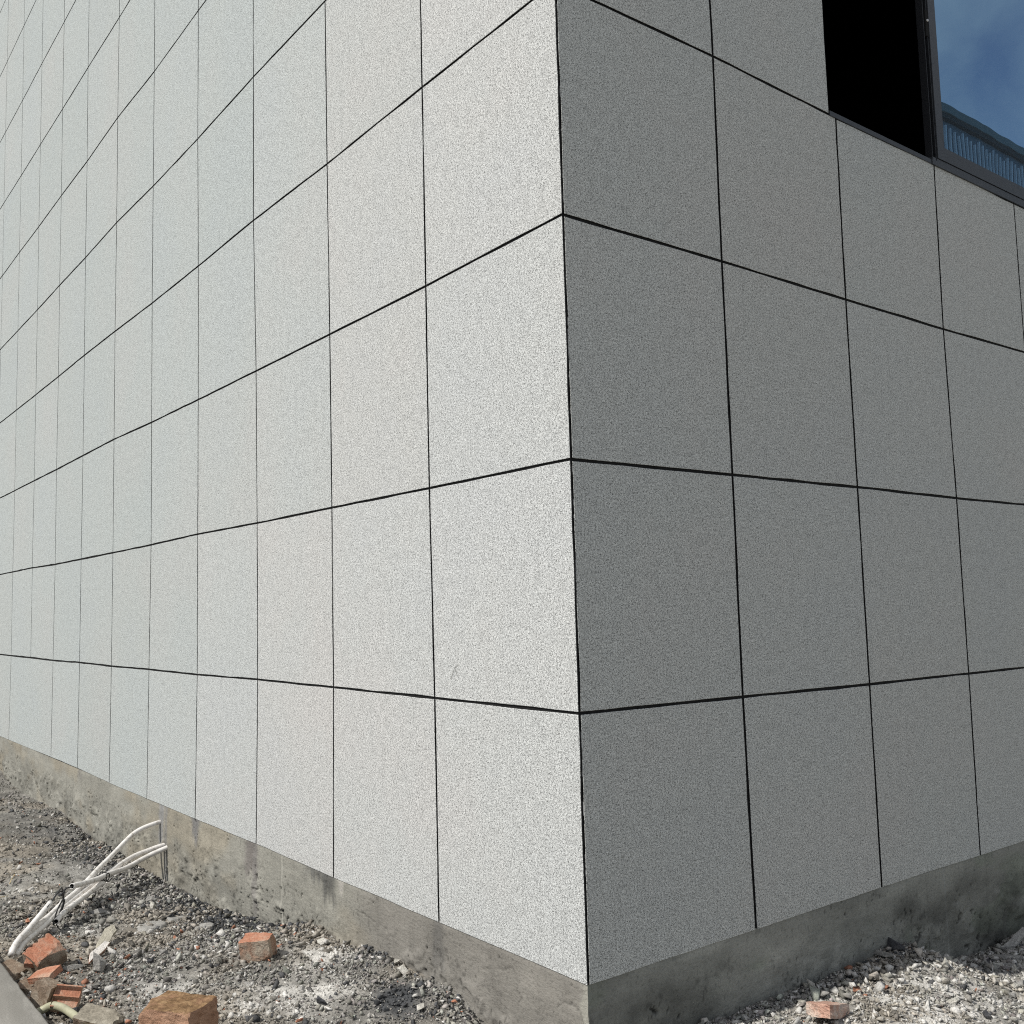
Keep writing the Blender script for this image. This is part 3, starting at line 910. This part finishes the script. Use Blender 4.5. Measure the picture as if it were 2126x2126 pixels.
def shard(name, poly, thick, loc, rot, mat, seed, edge=None):
    """flat broken plate from an outline"""
    rr = np.random.default_rng(seed)
    P = np.array(poly, float); n = len(P)
    Q = []
    for k in range(n):
        a, b = P[k], P[(k + 1) % n]
        for t in np.linspace(0, 1, 4)[:-1]:
            Q.append(a + (b - a) * t + rr.normal(0, .0022, 2))
    Q = np.array(Q); m = len(Q); cen = Q.mean(0)
    V = [(*(cen + (p - cen) * .96), thick / 2 + rr.normal(0, thick * .05)) for p in Q] + [(*p, thick * .3) for p in Q] + [(*p, -thick / 2) for p in Q]
    V.append((*cen, thick * .55))
    F, mi = [], []
    for k in range(m):
        j = (k + 1) % m
        F += [(k, j, 3 * m), (m + k, m + j, j, k), (2 * m + k, 2 * m + j, m + j, m + k)]; mi += [0, 0, 1]
    F.append(tuple(range(3 * m - 1, 2 * m - 1, -1))); mi.append(1)
    o = mesh(name, V, F, [mat, edge or mat], None, mi)
    o.location = Vector(loc) * U
    o.rotation_euler = [math.radians(t) for t in rot]
    return o

o = shard('tile_shard', [(-.16, -.018), (-.02, -.032), (.13, -.024), (.17, .012), (.10, .034), (-.05, .016)], .022, (-.985, 2.765, -.335), (22, -8, 52), MT['beige'], 41)
tag(o, 'long pointed beige shard propped up in the rubble', 'tile shard', 'tile shards')
o = shard('tile_shard', [(-.11, -.018), (.02, -.022), (.115, -.012), (.11, .018), (-.04, .02)], .014, (-1.065, 2.60, -.335), (20, -6, 44), MT['white'], 42, MT['orange'])
tag(o, 'thin white tile strip with orange edge below the beige shard', 'tile shard', 'tile shards')
def sheet(name, cx, cy, rx, ry, rz, mat, seed, lift=.016):
    """thin spill of set mortar that follows the ground and feathers out into it"""
    n = 34
    u, v = [m.ravel() for m in np.meshgrid(np.linspace(-1.15, 1.15, n), np.linspace(-1.15, 1.15, n), indexing='ij')]
    c, s_ = math.cos(math.radians(rz)), math.sin(math.radians(rz))
    X = cx + u * rx * c - v * ry * s_; Y = cy + u * rx * s_ + v * ry * c
    rr = np.hypot(u, v) + .55 * fbm(u * 1.6 + seed, v * 1.6, seed, 4)
    Z = base_h(X, Y) + 0.030 * fbm(X * 3.3, Y * 3.3, 11, 4) + lift * (1 - sstep(.55, 1.05, rr) * 2.6) + .004 * fbm(X * 22, Y * 22, seed + 3, 3)
    Q = grid_quads(n, n)
    Q = Q[(rr[Q].max(1) < 1.0)]
    o = bulk(name, np.stack([X, Y, Z], 1), Q, mat, smooth=True)
    return o
for (px, py, rx, ry, rz, s, lab) in (
        (-.60, 3.10, .27, .085, 62, 43, 'wide thin spill of pale mortar lying flat in mid rubble'),
        (-.40, 3.25, .13, .06, 48, 44, 'small flat mortar spill just right of the wide one'),
        (-.36, 2.88, .16, .06, 58, 45, 'flat grey mortar spill on the charcoal patch below the plinth')):
    o = sheet('mortar_sheet', px, py, rx, ry, rz, MT['mortar'], s)
    tag(o, lab, 'mortar sheet', 'thin mortar sheets')

# larger loose stones, each a thing of its own
ST = 'single stones on the rubble'
LABEL_ROCKS = [
    ('stone', (.045, .038, .036), (-.515, 1.13), 'dark', 'charcoal grey stone on the white plaster patch in front'),
    ('stone', (.042, .034, .028), (-.06, 1.19), 'pale', 'pale stone against the plinth foot, nearest the building corner'),
    ('stone', (.036, .03, .026), (-.035, 1.30), 'pale', 'pale stone at plinth foot with a dark hollow beside it'),
    ('stone', (.036, .03, .024), (-.20, .84), 'pale', 'whitish stone on gravel close to the building corner'),
    ('clay_chip', (.030, .020, .014), (-.71, 5.36), 'orange', 'orange chip on packed soil beyond the conduits'),
    ('clay_chip', (.045, .026, .018), (-1.16, 3.72), 'orange', 'orange brick chip lying under the conduit bundle'),
    ('clay_chip', (.034, .022, .016), (-.62, 2.66), 'orange', 'orange chip in open rubble left of the half brick'),
    ('clay_chip', (.034, .026, .018), (-.95, 2.44), 'orange', 'rusty orange chip behind the mossy brick, right of the mortar lump'),
    ('clay_chip', (.026, .020, .014), (-.15, 2.13), 'orange', 'orange chip at the plinth foot right behind the half brick'),
    ('clay_chip', (.024, .020, .014), (-.32, 1.50), 'orange', 'orange chip between the two white plaster patches'),
    ('clay_chip', (.030, .020, .016), (-.67, 1.06), 'orange', 'orange chip at bottom edge right of the mossy brick'),
    ('clay_chip', (.022, .018, .012), (-.053, .79), 'orange', 'upper of two orange chips by the plinth near the corner'),
    ('clay_chip', (.022, .018, .012), (-.07, .725), 'orange', 'lower of two orange chips by the plinth near the corner'),
    ('stone', (.125, .08, .07), (3.12, -.09), 'mortar', 'biggest stone in the shade at the right edge, against the plinth'),
    ('stone', (.11, .048, .024), (2.93, -.15), 'mortar', 'flat reddish grey slab stone in shade left of the biggest stone'),
    ('stone', (.12, .042, .024), (2.72, -.19), 'pale', 'long pale flat stone tilted in the shade beside the right plinth'),
    ('stone', (.040, .03, .025), (2.72, -.27), 'pale', 'rounded pale stone in the shade near the right edge'),
    ('stone', (.065, .05, .05), (2.03, -.035), 'dark', 'black lump of stone against the shaded plinth'),
    ('stone', (.075, .042, .028), (1.90, -.06), 'mortar', 'flat grey stone in the shade beside the black lump'),
    ('stone', (.05, .045, .03), (2.02, -.29), 'pale', 'round pale stone cresting the sunlit mound'),
    ('stone', (.04, .035, .026), (2.30, -.47), 'pale', 'pinkish pale stone in the sun at the right edge'),
    ('stone', (.034, .028, .024), (1.70, -.63), 'dark', 'dark stone in sunlit gravel at the bottom right'),
    ('stone', (.07, .055, .045), (-.76, 3.62), 'mortar', 'rounded grey clod in the shadow under the conduit bundle'),
    ('stone', (.05, .04, .028), (-.42, 3.62), 'pale', 'pale flat stone right of the conduit bundle'),
    ('stone', (.055, .035, .03), (-.33, 3.9), 'mortar', 'grey angular stone just below the conduit stubs'),
    ('stone', (.026, .022, .022), (-.88, 2.38), 'white', 'small white stone beside a rusty orange chip'),
    ('stone', (.06, .035, .022), (-.98, 1.62), 'mortar', 'grey clod right behind the mossy brick'),
    ('stone', (.03, .022, .018), (-1.22, 1.30), 'pale', 'pale pebble leaning on the left side of the mossy brick'),
]
for i, (nm, rad, (px, py), mk, lab) in enumerate(LABEL_ROCKS):
    o = rock(nm, rad, (px, py, gz1(px, py) + rad[2] * .55), MT[mk], 600 + i, .85, random.uniform(0, 360), 14, (random.uniform(-14, 14), random.uniform(-14, 14)))
    tag(o, lab, 'brick chip' if nm == 'clay_chip' else 'stone', 'orange brick chips' if nm == 'clay_chip' else ST)
# anonymous clods that nothing tells apart
proto = [rock('rubble_clod', (.036, .030, .026), (0, 0, -5), MT[m], 700 + k, .85, 0, 14) for k, m in enumerate(('mortar', 'pale', 'mortar', 'dark'))]
used = [False] * 4
def clods(n, xr, yr, lab, grp):
    for _ in range(n):
        px, py = random.uniform(*xr), random.uniform(*yr)
        k = random.choice((0, 0, 1, 2, 2, 3)); s = random.uniform(.65, 1.25)
        if used[k]:
            o = proto[k].copy(); COL.objects.link(o)
        else:
            o = proto[k]; used[k] = True
        o.location = Vector((px, py, gz1(px, py) + .012 * s)) * U
        o.rotation_euler = (random.uniform(-.3, .3), random.uniform(-.3, .3), random.uniform(0, 6.28))
        o.scale = (s, s * random.uniform(.7, 1.1), s * random.uniform(.6, 1))
        tag(o, lab, 'stone', grp)
clods(34, (-1.4, -.1), (1.2, 4.6), 'loose grey clod lying in the sunlit rubble left of the corner', 'clods in the left rubble')
clods(10, (1.0, 3.2), (-.7, -.32), 'loose clod lying in the sunlit gravel right of the corner', 'clods in the right gravel')
clods(12, (1.6, 3.3), (-.22, -.05), 'loose clod lying in the shade along the right plinth', 'clods in the shade')

# ------------------------------------------------------------------ conduits, cables, hose
def spline(pts, n=8):
    P = np.array(pts, float)
    P = np.concatenate([[2 * P[0] - P[1]], P, [2 * P[-1] - P[-2]]])
    out = []
    for i in range(1, len(P) - 2):
        for t in np.linspace(0, 1, n, endpoint=False):
            a, b, c, d = P[i - 1], P[i], P[i + 1], P[i + 2]
            out.append(.5 * ((2 * b) + (c - a) * t + (2 * a - 5 * b + 4 * c - d) * t * t + (3 * b - a - 3 * c + d) * t ** 3))
    out.append(P[-2])
    return np.array(out)

def tube(name, pts, rad, mat, seg=12, n=8, hollow=False, parent=None, bore=None):
    S = spline(pts, n)
    T = np.gradient(S, axis=0); T /= np.linalg.norm(T, axis=1)[:, None]
    nrm = np.cross(T[0], (0, 0, 1)); nrm /= np.linalg.norm(nrm)
    V, F, mi = [], [], []
    def ring(p, t, rr):
        nonlocal nrm
        nrm = nrm - t * (nrm @ t); nrm = nrm / np.linalg.norm(nrm)
        b = np.cross(t, nrm)
        s = len(V)
        for k in range(seg):
            a = 2 * math.pi * k / seg
            V.append(p + rr * (math.cos(a) * nrm + math.sin(a) * b))
        return s
    st = [ring(p, t, rad) for p, t in zip(S, T)]
    def skin(a, b, m=0):
        for k in range(seg):
            j = (k + 1) % seg
            F.append((a + k, a + j, b + j, b + k)); mi.append(m)
    for a, b in zip(st[:-1], st[1:]): skin(a, b)
    if hollow:
        e1 = ring(S[-1], T[-1], rad * .74); skin(st[-1], e1)
        e2 = ring(S[-1] - T[-1] * rad * 3, T[-1], rad * .74); skin(e1, e2, 1)
        F.append(tuple(range(e2, e2 + seg))); mi.append(1)
    else:
        F.append(tuple(range(st[-1], st[-1] + seg))); mi.append(0)
    F.append(tuple(reversed(range(st[0], st[0] + seg)))); mi.append(0)
    return mesh(name, V, F, [mat, bore or MT['bore']], parent, mi, smooth=True)

CG = 'white plastic conduits coming out of the plinth'
PR = .0164
P1 = [(.03, 4.69, -.138), (-.055, 4.69, -.151), (-.139, 4.686, -.171), (-.211, 4.67, -.199), (-.302, 4.613, -.245), (-.372, 4.534, -.268), (-.479, 4.388, -.288), (-.592, 4.213, -.296),
      (-.727, 3.983, -.304), (-.859, 3.768, -.310), (-.977, 3.586, -.308), (-1.11, 3.38, -.316), (-1.234, 3.19, -.313), (-1.375, 2.972, -.308), (-1.43, 2.88, -.345)]
o = tube('conduit', P1, PR, MT['pipe'])
tag(o, 'white conduit leaving the plinth highest, bending down to the rubble', 'pipe', CG)
P2 = [(.03, 4.595, -.292), (-.059, 4.595, -.304), (-.12, 4.595, -.317), (-.233, 4.559, -.332), (-.367, 4.443, -.346), (-.521, 4.244, -.350), (-.732, 3.926, -.335), (-.893, 3.68, -.328),
      (-1.006, 3.51, -.325), (-1.088, 3.387, -.327), (-1.204, 3.215, -.337), (-1.332, 3.022, -.338), (-1.40, 2.92, -.37)]
o = tube('conduit', P2, PR, MT['pipe'])
tag(o, 'white conduit behind the cut one, running the full length of the bundle', 'pipe', CG)
P3 = [(.03, 4.54, -.300), (-.092, 4.54, -.331), (-.179, 4.521, -.353), (-.351, 4.39, -.368), (-.562, 4.107, -.320), (-.668, 3.948, -.298), (-.816, 3.726, -.255), (-.95, 3.532, -.212)]
o = tube('conduit', P3, PR * 1.06, MT['pipe'], hollow=True)
tag(o, 'white conduit with a cut open end lying across the others', 'pipe', CG)
P4 = [(-1.42, 2.91, -.335), (-1.361, 2.993, -.302), (-1.306, 3.078, -.294), (-1.234, 3.189, -.278), (-1.112, 3.377, -.247)]
o = tube('conduit', P4, PR, MT['pipe'], hollow=True)
tag(o, 'short white conduit with black cable coming out of its upper end', 'pipe', CG)
P5 = [(-.62, 4.015, -.350), (-.667, 3.949, -.340), (-.767, 3.799, -.338), (-.905, 3.598, -.332), (-1.015, 3.438, -.330), (-1.09, 3.33, -.345)]
o = tube('conduit', P5, PR, MT['pipe'], hollow=True)
tag(o, 'white conduit lowest in the bundle, ending at the black cable loops', 'pipe', CG)

KG = 'black cables among the conduits'
o = tube('cable', [(-1.16, 3.30, -.259), (-1.112, 3.377, -.247), (-1.064, 3.452, -.230), (-1.015, 3.53, -.215), (-.996, 3.558, -.232), (-.985, 3.574, -.290), (-1.002, 3.545, -.33)], .0046, MT['cable'], 8)
tag(o, 'black cable arching out of the short conduit', 'cable', KG)
o = tube('cable', [(-1.15, 3.30, -.250), (-1.095, 3.39, -.236), (-1.05, 3.455, -.217), (-1.02, 3.475, -.222), (-1.016, 3.470, -.284), (-1.056, 3.405, -.330), (-1.095, 3.345, -.360),
                   (-1.104, 3.33, -.348), (-1.066, 3.395, -.298), (-1.018, 3.465, -.265), (-1.008, 3.475, -.285), (-1.04, 3.42, -.330), (-1.075, 3.365, -.365)], .0044, MT['cable'], 8)
tag(o, 'black cable coiled in a narrow loop over the bundle', 'cable', KG)
o = tube('cable', [(-1.085, 3.345, -.360), (-1.07, 3.36, -.392), (-1.045, 3.37, -.412), (-1.01, 3.375, -.416)], .0036, MT['cable'], 8)
tag(o, 'loose black cable tail hanging onto the rubble', 'cable', KG)
o = tube('cable', [(-.92, 3.58, -.222), (-.955, 3.52, -.212), (-.995, 3.48, -.206), (-1.022, 3.46, -.225)], .0042, MT['cable'], 8)
tag(o, 'black cable stub poking from the cut conduit end', 'cable', KG)
tp = []
for k in range(44):
    a = k / 11 * 2 * math.pi; s = k / 44
    ctr = np.array([-.594, 4.062, -.322]) + np.array([-.045, .068, .004]) * (s - .5) * -.9
    tp.append(ctr + np.array([.0225 * math.cos(a) * .83, .0225 * math.cos(a) * .55, .027 * math.sin(a)]))
o = tube('wire_tie', tp, .0036, MT['cable'], 6, 2)
tag(o, 'black wire twisted round the conduits as a tie', 'wire')

o = tube('hose', [(-1.53, 2.10, -.40), (-1.46, 2.075, -.372), (-1.425, 2.045, -.352), (-1.396, 1.985, -.350), (-1.377, 1.90, -.354), (-1.364, 1.80, -.360), (-1.352, 1.70, -.368), (-1.335, 1.55, -.385), (-1.32, 1.40, -.41)],
         .0175, MT['hose'], 14)
tag(o, 'pale yellow-green hose curving out from under the pavement edge', 'hose')

# dry straws lying on the packed soil
SG = 'straws on the packed soil'
for (a, b, lab) in (((-1.28, 4.28, 0), (-1.14, 4.36, 0), 'dry yellow straw on the packed soil at the left edge'),
                    ((-1.05, 4.75, 0), (-.98, 4.92, 0), 'faint dry straw farther up the packed soil')):
    a = list(a); b = list(b)
    a[2] = gz1(a[0], a[1]) + .02; b[2] = gz1(b[0], b[1]) + .026
    mid = [(p + q) / 2 for p, q in zip(a, b)]; mid[2] += .006
    o = tube('straw', [a, mid, b], .0028, MT['straw'], 6)
    tag(o, lab, 'straw', SG)
